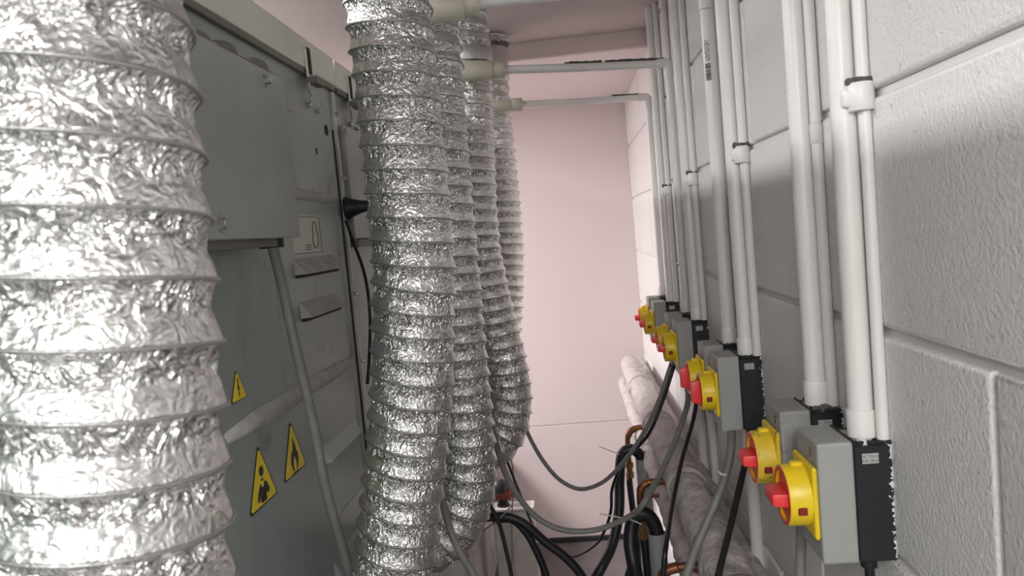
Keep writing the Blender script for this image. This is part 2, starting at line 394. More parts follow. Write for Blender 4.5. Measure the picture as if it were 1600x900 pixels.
# second machine's box
q0 = onx(531, 192, -.408); q1 = onx(580, 372, -.408)
tb2 = make('terminal_box', bx((XM - .001, 1.470, q1.z), (-.408, 1.72, q0.z), .0015), M['metalb'], m2)
make('screw', screw(nb(), onx(537, 205, -.408), 1, .006), M['screw'], tb2, True, angle=40)
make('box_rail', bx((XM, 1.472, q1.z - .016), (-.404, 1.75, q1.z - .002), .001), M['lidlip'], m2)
make('edge_highlight', bx((-.409, onx(572, 280, -.406).y - .002, q1.z), (-.4055, onx(572, 280, -.406).y + .005, q0.z), .0005), M['strip'], tb2)  # bright bar standing in for the highlight along the box edge
bt = onx(535, 326, XM)
boot = lathe(nb(), (XM + .004, bt.y + .004, bt.z), (1, .10, .03), [(0, .021), (.004, .0225), (.016, .017), (.03, .0125), (.045, .010), (.115, .0085)], 20)
make('rubber_boot', boot, M['rubber'], m1, True, angle=50)['label'] = 'black flared rubber boot'
# paper label with outline drawing
a, b_, c_, d_ = onx(466, 336, XM), onx(497, 337, XM), onx(503, 396, XM), onx(458, 400, XM)
yA, yB_, zA, zB_ = 1.155, b_.y, c_.z, b_.z
pl = make('paper_label', bx((XM, yA, zA), (XM + .0006, yB_, zB_)), M['paper'], m1); pl['label'] = 'off-white paper label with an outline drawing'
bm = nb(); X1 = XM + .0012
cy = yB_ - .03
ring = [(cy + .014 * math.cos(t) * (.75 if math.sin(t) > 0 else 1), (zA + zB_) / 2 + .024 * math.sin(t) + .002 * math.sin(3 * t)) for t in [i / 28 * 2 * math.pi for i in range(29)]]
tube(bm, [Vector((X1, y, z)) for y, z in ring], .0008, 5)
for (u0, v0, u1, v1) in ((yA + .004, zA + .003, yB_ - .003, zA + .003), (yB_ - .003, zA + .003, yB_ - .003, zB_ - .003), (yB_ - .003, zB_ - .003, yA + .004, zB_ - .003)):
    tube(bm, [Vector((X1, u0, v0)), Vector((X1, u1, v1))], .0005, 5)
for k in range(3): box(bm, (XM + .0005, yA + .055, zA + .008 + k * .0035), (XM + .0009, yA + .085, zA + .0095 + k * .0035))
make('drawing', bm, M['ink'], pl)

# warning triangles
def sign(yc, zb, side, label, art):
    h = side * .866; X0 = XM
    def P(u, v, dx): return Vector((X0 + dx, yc + u * side, zb + v * h))
    def tri(s, dx):                              # rounded triangle, s = inset
        pts = []; cs = [(-.5 + s, s * .62), (.5 - s, s * .62), (0, 1 - s * 1.2)]
        for i, (u, v) in enumerate(cs):
            pu, pv = cs[i - 1]; nu, nv = cs[(i + 1) % 3]; k = .05
            pts += [P(u + (pu - u) * k, v + (pv - v) * k, dx), P(u + (nu - u) * k, v + (nv - v) * k, dx)]
        return pts
    sg = make('warning_sign', flat_poly(nb(), tri(0, 0), (1, 0, 0), .0012), M['signk'], m1); sg['label'] = label
    make('sign_face', flat_poly(nb(), tri(.045, .0012), (1, 0, 0), .0004), M['signy'], sg)
    bm = nb()
    for poly in art: flat_poly(bm, [P(u, v, .0016) for u, v in poly], (1, 0, 0), .0003)
    make('symbol', bm, M['signk'], sg)
    return P
ell = lambda cx, cy, rx, ry, n=14: [(cx + rx * math.cos(2 * math.pi * i / n), cy + ry * math.sin(2 * math.pi * i / n)) for i in range(n)]
bolt = [[(-.02, .72), (.05, .72), (.0, .46), (.07, .48), (.02, .22), (.055, .24), (.01, .10), (-.045, .26), (-.01, .24), (-.01, .38), (-.075, .36)]]
person = [ell(0, .56, .075, .085), [(-.05, .44), (.05, .44), (.02, .40), (-.02, .40)],
          [(-.07, .38), (-.17, .26), (-.22, .12), (-.15, .10), (-.12, .2), (-.09, .06), (.09, .06), (.10, .2), (.16, .14), (.22, .2), (.15, .33), (.07, .38), (.03, .3), (-.03, .3)]]
flame = [[(-.02, .70), (.03, .60), (.02, .52), (.07, .58), (.10, .42), (.15, .36), (.16, .22), (.10, .10), (.04, .06), (.07, .16), (.05, .26), (0, .34), (-.05, .26), (-.07, .16), (-.04, .06),
          (-.10, .10), (-.16, .22), (-.14, .36), (-.09, .46), (-.08, .38), (-.04, .48)], [(-.14, .02), (.14, .02), (.14, .045), (-.14, .045)]]
sign(.908, -.176, .044, 'small yellow triangle sign with a black lightning bolt', bolt)
P = sign(.945, -.322, .092, 'yellow triangle sign with a black half-length figure', person)
sign(1.062, -.319, .09, 'yellow triangle sign with a black flame', flame)

# ------------------------------------------------------------------ foil ducts
def vnoise(p, seed):
    """vectorised 3-D value noise, -1..1"""
    i = np.floor(p).astype(np.int64); f = p - i; f = f * f * (3 - 2 * f); out = 0
    def h(ix, iy, iz):
        n = (ix * 374761393 + iy * 668265263 + iz * 2147483647 + seed * 1274126177) & 0xffffffff
        n = ((n ^ (n >> 13)) * 1274126177) & 0xffffffff; n = n ^ (n >> 16); return (n & 0xffff) / 32767.5 - 1
    for a in (0, 1):
        for b in (0, 1):
            for c in (0, 1):
                wgt = (f[:, 0] if a else 1 - f[:, 0]) * (f[:, 1] if b else 1 - f[:, 1]) * (f[:, 2] if c else 1 - f[:, 2])
                out = out + wgt * h(i[:, 0] + a, i[:, 1] + b, i[:, 2] + c)
    return out
def duct(pts, R, pitch, step, seg, label, seed, hand=1, phase=0, s_off=0):
    P0 = catmull(pts, 24); P0 = np.array([tuple(p) for p in P0])
    d = np.r_[0, np.cumsum(np.linalg.norm(np.diff(P0, axis=0), axis=1))]; Lt = d[-1]; n = int(Lt / step) + 1
    s = np.linspace(0, Lt, n); C = np.stack([np.interp(s, d, P0[:, k]) for k in range(3)], 1)
    T = np.gradient(C, axis=0)
    ker = np.ones(9) / 9
    for k in range(3): T[:, k] = np.convolve(np.pad(T[:, k], 4, 'edge'), ker, 'valid')
    T /= np.linalg.norm(T, axis=1)[:, None]
    U = np.zeros_like(T); u = np.array([1., 0, 0])
    for i in range(n):
        u = u - u.dot(T[i]) * T[i]; u /= np.linalg.norm(u); U[i] = u
    V = np.cross(T, U)
    ph = np.arange(seg) / seg * 2 * np.pi
    Sg, Pg = np.meshgrid(s, ph, indexing='ij')
    turn = Sg / pitch + hand * Pg / (2 * np.pi) + phase
    t = turn - np.floor(turn)                          # 0 just below a wire, 1 at the next wire
    loc = np.stack([np.cos(Pg) * R * 1.0, np.sin(Pg) * R, Sg], -1).reshape(-1, 3)
    def ridged(sc, sd): return 1 - 2 * np.abs(vnoise(loc / sc, sd))
    w1 = ridged(.015, seed); w2 = ridged(.0062, seed + 7); w0 = vnoise(loc / .04, seed + 3)
    w1 = w1.reshape(n, seg); w2 = w2.reshape(n, seg); w0 = w0.reshape(n, seg)
    up = np.clip(t / .22, 0, 1) ** .8                  # undercut below the wire
    flare = np.clip((t - .34) / .66, 0, 1) ** 1.0
    base = -.0066 * up * (1 - flare)
    cr = np.exp(-((t - .28) / .17) ** 2) * 1.0 + .22 * np.exp(-((t - .68) / .18) ** 2)
    r = R + base + cr * (.0024 * w1 + .0014 * w2) + .0012 * w0 * np.minimum(t * 8, 1) * np.minimum((1 - t) * 8, 1)
    pos = C[:, None, :] + r[..., None] * (np.cos(ph)[None, :, None] * U[:, None, :] + np.sin(ph)[None, :, None] * V[:, None, :])
    base_pt = Vector(C[0]); verts = (pos - C[0]).reshape(-1, 3)
    me = bpy.data.meshes.new('foil_sleeve')
    i, j = np.meshgrid(np.arange(n - 1), np.arange(seg), indexing='ij'); j2 = (j + 1) % seg
    q = np.stack([i * seg + j, i * seg + j2, (i + 1) * seg + j2, (i + 1) * seg + j], -1).reshape(-1, 4)
    me.vertices.add(len(verts)); me.vertices.foreach_set('co', verts.astype(np.float32).ravel())
    me.loops.add(q.size); me.loops.foreach_set('vertex_index', q.astype(np.int32).ravel())
    me.polygons.add(len(q)); me.polygons.foreach_set('loop_start', np.arange(0, q.size, 4, dtype=np.int32))
    me.polygons.foreach_set('use_smooth', np.ones(len(q), bool))
    me.update(); me.validate(); me.materials.append(M['foil'])
    at_ = me.attributes.new('crumple', 'FLOAT', 'POINT'); cw = np.clip(1.1 - np.clip((t - .40) / .2, 0, 1) * .66, 0, 1) * (.85 if R > .058 else 1); at_.data.foreach_set('value', cw.astype(np.float32).ravel())
    root = empty('foil_duct', base_pt); tag(root, label, 'duct', 'flexible foil ducts behind the machines')
    fo = bpy.data.objects.new('foil_sleeve', me); COL.objects.link(fo); fo.parent = root
    # the helical wire: turn integer
    nt = int(np.floor(Lt / pitch)); tt = np.linspace(0, nt, nt * 48)
    fr = (tt) * 2 * np.pi * -hand
    # choose phi, s with s/pitch + hand*phi/2pi + phase = integer while s advances
    ss = tt * pitch; phi = -hand * (ss / pitch + phase) * 2 * np.pi
    Cw = np.stack([np.interp(ss, s, C[:, k]) for k in range(3)], 1); Uw = np.stack([np.interp(ss, s, U[:, k]) for k in range(3)], 1); Vw = np.stack([np.interp(ss, s, V[:, k]) for k in range(3)], 1)
    W = Cw + (R + .0002) * (np.cos(phi)[:, None] * Uw + np.sin(phi)[:, None] * Vw)
    bm = tube(nb(), [Vector(p) for p in W], .0011, 6)
    make('spiral_wire', bm, M['wire'], root, True)
    return root
PT = .0307
D1 = .36
R1 = .0590
duct([(-.229, D1, ZC - .002), (-.230, D1, .3), (-.234, D1, .0), (-.240, D1, -.11), (-.249, D1, -.25), (-.258, D1, -.36), (-.26, D1, -.45), (-.33, D1, -.495), (-.42, D1, -.50)],
     R1, PT, .0013, 300, 'nearest crinkled silver foil duct, large and blurred at the left edge of the photo', 11)
duct([(-.212, 1.02, ZC - .002), (-.208, 1.02, .3), (-.207, 1.02, .0), (-.216, 1.02, -.1), (-.226, 1.02, -.19), (-.244, 1.02, -.29), (-.262, 1.02, -.375), (-.282, 1.02, -.46), (-.315, 1.02, -.55), (-.36, 1.02, -.61), (-.42, 1.02, -.63)],
     .0575, PT, .0017, 260, 'second foil duct from the camera, sharply focused, in front of the terminal box machine', 23)
duct([(-.213, 1.37, ZC - .002), (-.213, 1.37, .3), (-.217, 1.37, .0), (-.217, 1.37, -.27), (-.219, 1.37, -.40), (-.231, 1.37, -.475), (-.265, 1.37, -.535), (-.33, 1.37, -.565), (-.42, 1.37, -.565)],
     .0575, PT, .0024, 200, 'third foil duct from the camera, half hidden, curving into the machine at the bottom', 31)
duct([(-.195, 1.85, ZC - .002), (-.203, 1.85, .35), (-.217, 1.85, .0), (-.208, 1.85, -.12), (-.192, 1.85, -.23), (-.176, 1.85, -.34), (-.176, 1.85, -.42), (-.200, 1.85, -.492), (-.262, 1.85, -.525), (-.42, 1.85, -.46)],
     .0575, PT, .0026, 180, 'fourth foil duct, bulging right in a rounded bend above the hanging cables', 47)
duct([(-.186, 2.30, ZC - .002), (-.189, 2.30, .35), (-.187, 2.30, .0), (-.203, 2.30, -.20), (-.225, 2.30, -.32), (-.28, 2.30, -.42), (-.42, 2.30, -.46)],
     .0575, PT, .0028, 160, 'farthest foil duct, thin strip behind the fourth duct against the pink wall', 59)
# taped collars near the ceiling
for (c, yy, za, zb, nm) in ((-.190, 2.30, .455, .545, 'smooth foil tape collar on the farthest duct under the ceiling'), (-.201, 1.85, .405, .438, 'smooth foil tape band around the fourth duct above its fitting')):
    o = make('foil_tape', lathe(nb(), (c, yy, za), (0, 0, 1), [(0, .0600), (.004, .0612), (zb - za - .004, .0612), (zb - za, .0605), (zb - za, .0595), (.001, .0595)], 40, False), M['foils'], None, True, angle=40); tag(o, nm, 'tape')
bm = nb(); n = 40
ra = []; rb = []
for k in range(n):
    a = 2 * math.pi * k / n; r = .066 + .004 * random.random()
    ra.append(bm.verts.new((-.188 + r * math.cos(a), 2.30 + r * math.sin(a), .548 + .006 * random.random()))); rb.append(bm.verts.new((-.188 + .059 * math.cos(a), 2.30 + .059 * math.sin(a), .538)))
for k in range(n): bm.faces.new((ra[k], ra[(k + 1) % n], rb[(k + 1) % n], rb[k]))
bmesh.ops.solidify(bm, geom=bm.faces[:], thickness=.003)
tag(make('torn_collar', bm, M['gcable']), 'dark ragged collar around the farthest duct just under the ceiling', 'collar')

# ------------------------------------------------------------------ conduits
def streak_bm(p0, p1, r, seed):
    """lumpy dust ridge on the top of a pipe"""
    random.seed(seed); n = 46 if (p1 - p0).length > .05 else 10; bm = nb(); raw = [random.random() for _ in range(n + 3)]
    rad = [r * (.3 + .7 * (raw[i] + raw[i + 1] + raw[i + 2]) / 3 * (.4 if i in (0, n) else 1)) for i in range(n + 1)]; pts = [p0.lerp(p1, i / n) for i in range(n + 1)]
    return tube(bm, pts, lambda t: rad[min(int(t * n + .5), n)] , 8)
iso_y = [.752, .882, 1.248, 1.370, 1.715, 1.850, 2.160, 2.300]
con_y = [.772, .910, 1.265, 1.390, 1.740, 1.890, 2.170, 2.360]
ordn = ['nearest and biggest switch', 'second switch from the camera, the grimy one', 'third switch from the camera', 'fourth switch from the camera',
        'fifth switch from the camera', 'sixth switch from the camera', 'seventh switch from the camera', 'last switch before the pink wall']
CX, CR = .2745, .0120
pipe_ends = {3: at(748, 4, 1.32), 5: at(788, 109, 1.79), 7: at(815, 163, 2.24)}
for i, y in enumerate(con_y):
    run = pipe_ends.get(i, 0)
    r = empty('conduit', (CX, y, -.232)); tag(r, 'white vertical conduit down the wall into the ' + ordn[i], 'conduit', 'white conduits on the block wall')
    if i in (3, 5, 7):
        rr = .0098; zt = {3: .405, 5: .368, 7: .366}[i]; xe, ye, ze = pipe_ends[i]
        if i == 3: zt = .41
        p = nb(); tube(p, [Vector((CX, y, -.232)), Vector((CX, y, 0)), Vector((CX, y, zt - .03))], CR if i == 3 else rr, 20); make('pipe', p, M['pvc'], r, True, angle=60)
        el = catmull([(CX, y, zt - .035), (CX, y, zt - .02), (CX - .002, y, zt - .003), (CX - .016, y, zt), (CX - .03, y - .001, zt)], 6)
        make('elbow', tube(nb(), el, rr + .0022, 20), M['pvc'], r, True, angle=60)
        p0 = Vector((CX - .02, y, zt)); p1 = Vector((xe, ye, ze))
        make('pipe', tube(nb(), [p0, p0.lerp(p1, .5) + Vector((0, 0, -.002)), p1], rr, 20), M['pvc'], r, True, angle=60)
        up = Vector((0, -.002, rr - .0005))
        if i == 5:
            make('dust_ridge', streak_bm(p0 + up + Vector((.012, 0, 0)), p0.lerp(p1, .36) + up, .0052, 3), M['paintdirt'], r, True)['label'] = 'dark dust along the top of the pipe'
            make('dust_ridge', streak_bm(p0.lerp(p1, .38) + up, p0.lerp(p1, .62) + up, .0048, 5), M['paintdirt'], r, True)['label'] = 'dark dust along the top of the pipe'
        if i == 7: make('dust_ridge', streak_bm(p0 + up, p0.lerp(p1, .25) + up, .0050, 8), M['paintdirt'], r, True)['label'] = 'dark dust along the top of the pipe'
        # cream fitting where the pipe meets the duct
        t = empty('tee_fitting', (xe - .05, ye, ze)); xe += 0; tag(t, {3: 'cream plastic fitting on the third duct, at the top edge of the photo', 5: 'cream plastic fitting on the fourth duct, on the dust-streaked pipe', 7: 'smallest cream plastic fitting, on the farthest duct'}[i], 'fitting', 'cream fittings on the ducts')
        br = {3: .0250, 5: .0228, 7: .0165}[i]; nr = {3: .0200, 5: .0187, 7: .0187}[i]
        ax = Vector((xe - CX, ye - y, ze - zt)).normalized()
        bl = {3: .058, 5: .070, 7: .066}[i]
        body = lathe(nb(), Vector((xe, ye, ze)) + ax * {3: .028, 5: .030, 7: .022}[i], ax, [(0, br * .93), (.003, br), (bl, br), (bl + .003, br * .95)], 28)
        make('body', body, M['cream'], t, True, angle=40)
        make('collar', lathe(nb(), Vector((xe, ye, ze)), ax, [(0, rr + .001), (0, nr * .94), (.002, nr), (.028, nr), (.031, nr * .9)], 28), M['cream'], t, True, angle=40)
    else:
        p = nb(); tube(p, [Vector((CX, y, -.232)), Vector((CX, y, .1)), Vector((CX, y, ZC))], CR, 24); make('pipe', p, M['pvc'], r, True, angle=60)
    sl = lathe(nb(), (CX, y, -.232), (0, 0, 1), [(0, .0137), (.002, .0139), (.026, .0139), (.0275, .0134), (.0275, CR)], 24); make('coupler', sl, M['pvc'], r, True, angle=40)
# printed sleeve with bars on the fourth conduit's upper riser (a separate upright beside it)
r = empty('printed_conduit', (.272, 1.425, -.2)); tag(r, 'white upright pipe with small grey print and a bar code near its top', 'conduit')
yy = onx(1106, 60, .272).y
make('pipe', cyl((.272, yy + .005, -.2), (.272, yy, ZC), .0105, 24), M['pvc'], r, True, angle=50)
make('sleeve', lathe(nb(), (.272, yy, onx(1106, 10, .272).z), (0, 0, 1), [(0, .0105), (0, .0125), (.2, .0125), (.2, .0105)], 24, False), M['pvc'], r, True, angle=50)
def on_pipe(zc, dz, a0, a1, parent, m_, cx=.272, rad=.01065, name='print'):
    bm = nb(); n = 6
    for k in range(n):
        q = []
        for a, z in ((a0 + (a1 - a0) * k / n, zc - dz), (a0 + (a1 - a0) * (k + 1) / n, zc - dz), (a0 + (a1 - a0) * (k + 1) / n, zc + dz), (a0 + (a1 - a0) * k / n, zc + dz)):
            q.append(bm.verts.new((cx - rad * math.cos(a), yy - rad * math.sin(a), z)))
        bm.faces.new(q)
    return bm
zt_ = onx(1108, 55, .2615).z; bars = nb()
def addto(dst, src):
    me = bpy.data.meshes.new('x'); src.to_mesh(me); src.free(); dst.from_mesh(me); bpy.data.meshes.remove(me)
zbar1, zbar0 = onx(1108, 92, .2615).z, onx(1110, 117, .2615).z
z = zbar0; random.seed(9)
while z < zbar1:
    h = random.choice((.0006, .0011, .0017)); addto(bars, on_pipe(z, h / 2, .55, 1.5, r, None)); z += h + random.choice((.0006, .001))
make('bar_code', bars, M['ink'], r)
pr = nb(); zt0, zt1 = onx(1108, 86, .2615).z, onx(1106, 52, .2615).z
for a in (.75, .95, 1.2, 1.42):
    z = zt0 + random.random() * .004
    while z < zt1:
        h = random.choice((.002, .003, .0045)); addto(pr, on_pipe(z, h / 2, a - .055, a + .055, r, None)); z += h + .0013
make('small_print', pr, M['ink'], r)

# thin pipes against the wall, with their couplers
thin = [(.757, .0058, .097, .0125, 'thin white pipe behind the nearest fat conduit, with a round coupler at mortar height'),
        (.897, .0062, .080, .0085, 'thin peeling white pipe behind the second fat conduit'),
        (1.246, .0072, .089, .0125, 'thin white pipe beside the third conduit, with a dusty coupler'),
        (1.415, .006, None, 0, 'thin white pipe behind the printed upright'),
        (1.722, .0075, .080, .012, 'thin white pipe beside the fifth conduit, with a small dusty coupler'),
        (1.98, .0068, None, 0, 'thin white pipe between the sixth and seventh conduits'),
        (2.145, .0075, .074, .012, 'thin white pipe beside the seventh conduit, with a tiny coupler')]
for y, rad, zc, cr, lb in thin:
    r = empty('thin_conduit', (XW - rad, y, -.2)); tag(r, lb, 'conduit', 'thin pipes against the block wall')
    x = XW - rad - .0005
    make('pipe', cyl((x, y, -.232), (x, y, ZC), rad, 16), M['pvc'], r, True, angle=50)
    if zc is not None and cr > .01:
        make('coupler', lathe(nb(), (x - .003, y, zc - .013), (0, 0, 1), [(0, rad), (0, cr - .001), (.0015, cr), (.0245, cr), (.026, cr - .001), (.026, rad)], 20), M['pvc'], r, True, angle=40)
        make('saddle', bx((CX - .006, y - .004, zc - .009), (x, y + .026, zc + .009), .003, 2), M['pvc'], r, True, angle=50)
        make('dust', streak_bm(Vector((x - .017, y - .002, zc + .0145)), Vector((x + .008, y - .006, zc + .0140)), .0065, 2 + int(y * 10)), M['paintdirt'], r, True)
    elif zc is not None:
        make('peeled_paint', lathe(nb(), (x, y, zc - .012), (0, 0, 1), [(0, rad), (.001, rad + .0012), (.012, rad + .0006), (.018, rad + .0014), (.024, rad)], 16), M['mortar'], r, True)

# ------------------------------------------------------------------ isolator switches
def isolator():
    Y0 = iso_y[0]; Z = -.2925; W = .068; H = .0605
    r = empty('isolator_switch', (XW, Y0, Z - H))
    bs = nb(); box(bs, (.2585, Y0, Z - H), (XW + .0, Y0 + W, Z + H - .004), .0015)
    b = make('back_box', bs, M['base'], r)
    # open tray rim on top: a recessed slot with a lip
    make('box_rim', bx((.2585, Y0, Z + H - .004), (.2615, Y0 + W, Z + H), .0008), M['base'], b)
    make('box_rim', bx((.2615, Y0, Z + H - .004), (XW, Y0 + .003, Z + H), .0008), M['base'], b)
    make('top_label', bx((.263, Y0 + .030, Z + H - .0045), (.271, Y0 + .055, Z + H - .0032)), M['paper'], b)
    make('rating_label', bx((.266, Y0 - .0006, Z + H - .0222), (.2815, Y0, Z + H - .0122)), M['silver'], b)
    tx = nb()
    for k, s in enumerate(('AC 20mm', 'SCR 20mm')):
        addto(tx, text_bm(s, .0037, (.2738, Y0 - .0008, Z + H - .0150 - k * .0044), (1, 0, 0), (0, 0, 1)))
    make('lettering', tx, M['signk'], b)
    c = make('cover', bx((.2235, Y0 - .001, Z - H - .0005), (.2583, Y0 + W + .001, Z + H + .0005), .003, 2), M['cover'], r)
    make('cover_slot', bx((.2232, Y0 + .020, Z + H - .018), (.2236, Y0 + .022, Z + H - .008)), M['dark'], c)
    pz = Z; py = Y0 + W / 2
    pb = nb(); box(pb, (.2180, py - .033, pz - .037), (.2236, py + .033, pz + .037), .003, 2)
    make('mounting_plate', pb, M['yellow'], r)
    rg = lathe(nb(), (.2195, py, pz), (-1, 0, 0), [(0, .0315), (.021, .0310), (.0228, .0300), (.0228, .0268), (.0205, .0262), (.010, .0260)], 40, False)
    k = make('collar', rg, M['yellow'], r, True, angle=40)
    a = math.radians(20); make('collar_slot', bx((.2035, py - .0322, pz - .011), (.2125, py - .026, pz - .003), .001), M['redd'], k)
    make('collar_tab', bx((.206, py - .005, pz + .029), (.218, py + .005, pz + .0345), .0015), M['yellow'], k)
    d = make('dial', lathe(nb(), (.213, py, pz), (-1, 0, 0), [(0, .0258), (.0118, .0258), (.0130, .0246)], 36), M['red'], r, True, angle=40)
    make('dial_rim', lathe(nb(), (.1982, py, pz), (-1, 0, 0), [(0, .0258), (0, .0302), (.0016, .0300), (.0020, .0285), (.0012, .0258)], 40, False), M['red'], d, True, angle=40)
    h = bx((.1830, py - .020, pz - .0072), (.2010, py + .020, pz + .0072), .0018, 2)
    for v in h.verts:
        if v.co.x < .19: v.co.y = py + (v.co.y - py) * .82; v.co.z = pz + (v.co.z - pz) * .88
    hd = make('handle', h, M['red'], r, True, origin=(.2010, py, pz), angle=40)
    return r, hd
iso0, hd0 = isolator()
base_m = None
ilab = ['largest, nearest grey switch box at lower right, bright yellow collar', 'grimy grey switch box just behind the nearest one, dirty yellow collar',
        'third switch box from the camera, red handle turned upright', 'fourth switch box from the camera, upright red handle, behind the third',
        'fifth switch box from the camera, small with a plain black side', 'sixth switch box from the camera, tucked behind the fifth',
        'seventh switch box from the camera, tiny beside the lagged pipe end', 'farthest and smallest switch box next to the pink wall']
isos = [iso0]
for i in range(1, 8):
    c = copy_tree(iso0); c.location = iso0.location + Vector((0, iso_y[i] - iso_y[0], 0)); isos.append(c)
for i, o in enumerate(isos):
    tag(o, ilab[i] + ' on the white wall' if 'wall' not in ilab[i] else ilab[i], 'switch', 'rotary isolators along the block wall')
    for ch in o.children:
        if i in (2, 3) and ch.name.startswith('handle'): ch.rotation_euler = (math.radians(90), 0, 0); ch.scale = (1, 1.05, .9)
        if i == 1:
            if ch.name.startswith('cover'): ch.data = ch.data.copy(); ch.data.materials[0] = M['coverd']
            if ch.name.startswith(('collar', 'mounting')): ch.data = ch.data.copy(); ch.data.materials[0] = M['yellowd']
# ragged dust and paint on top of the boxes
for i, y in enumerate(iso_y):
    bm = nb(); random.seed(20 + i)
    for k in range(12 if i == 0 else 34):
        p = Vector((random.uniform(.266, .293), y + random.uniform(.002, .062), -.2335)); q = random.uniform(.002, .0052)
        bmesh.ops.create_icosphere(bm, subdivisions=1, radius=q, matrix=Matrix.Translation(p))
    for v in bm.verts: v.co += Vector([random.uniform(-.0008, .0008) for _ in range(3)])
    make('dust', bm, M['paintdirt'] if i != 0 else M['mortar'], isos[i])
# grommets and glands under the boxes
def down(o, y, x, rad, m_): make('cable_gland', cyl((x, y, -.353), (x, y, -.366), rad, 14), m_, o, True, angle=40)
for i in range(8):
    down(isos[i], iso_y[i] + .020, .274, .008, M['rubber'])

# ------------------------------------------------------------------ cables from the switches
IZ = -.362
def from_iso(i, dx=.274, dy=.020): return Vector((dx, iso_y[i] + dy, IZ + .004))
p = from_iso(0); cable('power_cable', [p, p + Vector((0, 0, -.08)), p + Vector((-.005, 0, -.2)), p + Vector((-.01, .05, -.5)), p + Vector((-.01, .1, -.9))], .0048, M['bcable'], 'black cable dropping from the underside of the nearest switch box')
p = Vector((.247, .905, -.352)); cable('power_cable', [p, p + Vector((-.003, 0, -.05)), p + Vector((-.015, .0, -.16)), p + Vector((-.04, .05, -.4)), p + Vector((-.06, .1, -.8))], .0062, M['gcable'], 'short grey cable from the second switch box, seen under the nearest one')
p = from_iso(2); cable('power_cable', [p, p + Vector((0, 0, -.02)), at(1163, 730, 1.22), at(1143, 815, 1.16), at(1122, 900, 1.09), at(1105, 980, 1.05)], .0052, M['bcable'], 'straight black cable slanting down from the third switch box')
p = Vector((.243, iso_y[2] + .02, -.352)); cable('power_cable', [p, at(1142, 700, 1.24), at(1135, 738, 1.23), at(1118, 785, 1.22), at(1090, 850, 1.2), at(1072, 900, 1.18), at(1050, 960, 1.18)], .0068, M['gcable'], 'grey cable with a tie slanting left under the third switch box')
p = from_iso(4, .262); cable('power_cable', [p, at(1088, 625, 1.68), at(1082, 660, 1.64), at(1066, 715, 1.54), at(1050, 790, 1.42), at(1041, 850, 1.3), at(1037, 890, 1.28), at(1035, 960, 1.28)], .0046, M['bcable'], 'thin black cable curving down from the fifth switch box')
p = Vector((.236, iso_y[4] + .03, -.352)); cable('power_cable', [p, at(1075, 625, 1.72), at(1058, 680, 1.68), at(1034, 735, 1.62), at(1008, 783, 1.55), at(985, 806, 1.58), at(935, 827, 1.6), at(885, 829, 1.6), at(845, 813, 1.6), at(815, 783, 1.6), at(790, 740, 1.6), at(775, 690, 1.62), at(768, 640, 1.72), at(762, 600, 1.78)], .0062, M['gcable'], 'grey cable sagging low across the passage from the fifth switch box to the ducts')
p = Vector((.228, iso_y[5] + .03, -.352)); cable('power_cable', [p, at(1045, 580, 1.87), at(1030, 625, 1.87), at(1008, 672, 1.88), at(985, 708, 1.9), at(960, 738, 1.95), at(935, 757, 1.98), at(905, 764, 2.0), at(875, 750, 2.0), at(850, 722, 2.0), at(830, 688, 2.0), at(815, 655, 2.0), at(800, 620, 2.02)], .0055, M['gcable'], 'grey cable hanging in the upper loop between the wall switches and the fourth duct')
p = Vector((.236, iso_y[5] + .02, -.352)); cable('power_cable', [p, at(1050, 582, 1.85), at(1035, 628, 1.85), at(1012, 680, 1.86), at(975, 722, 1.98), at(957, 762, 2.06), at(955, 795, 2.12), at(948, 822, 2.2), at(938, 842, 2.25)], .0045, M['bcable'], 'black cable running beside the upper looping grey cable')
cable('power_cable', [at(945, 828, 2.22), at(936, 846, 2.25), at(915, 862, 2.3), at(890, 870, 2.3), at(862, 855, 2.3), at(835, 825, 2.2), at(812, 770, 2.1), at(800, 740, 2.05), at(785, 700, 2.0), at(775, 670, 2.0)], .0036, M['bcable'], 'thin black cable looping lowest in front of the far wall')
cable('power_cable', [at(750, 770, 1.5), at(770, 797, 1.5), at(782, 825, 1.5), at(792, 865, 1.5), at(800, 905, 1.5), at(806, 960, 1.5)], .0042, M['bcable'], 'thin black cable arching over beside the bend of the third duct')
cable('power_cable', [at(672, 700, 1.17), at(688, 765, 1.15), at(701, 820, 1.15), at(716, 858, 1.15), at(735, 890, 1.15), at(750, 920, 1.15), at(775, 990, 1.15)], .0058, M['gcable'], 'grey cable crossing the bottom edge right of the second duct')
cable('power_cable', [at(700, 860, 1.6), at(740, 838, 1.6), at(775, 815, 1.6), at(800, 790, 1.7)], .0016, M['gcable'], 'thin grey wire running up from the bend of the third duct', 'wire')
cable('power_cable', [at(791, 700, 2.3), at(800, 725, 2.3), at(803, 760, 2.35), at(800, 800, 2.4), at(800, 880, 2.5)], .0022, M['gcable'], 'thin grey wire hanging in front of the white cabinet', 'wire')
cable('power_cable', [at(816, 822, 2.4), at(804, 850, 2.4), at(800, 885, 2.4)], .0018, M['gcable'], 'short thin wire at the white cabinet corner', 'wire')
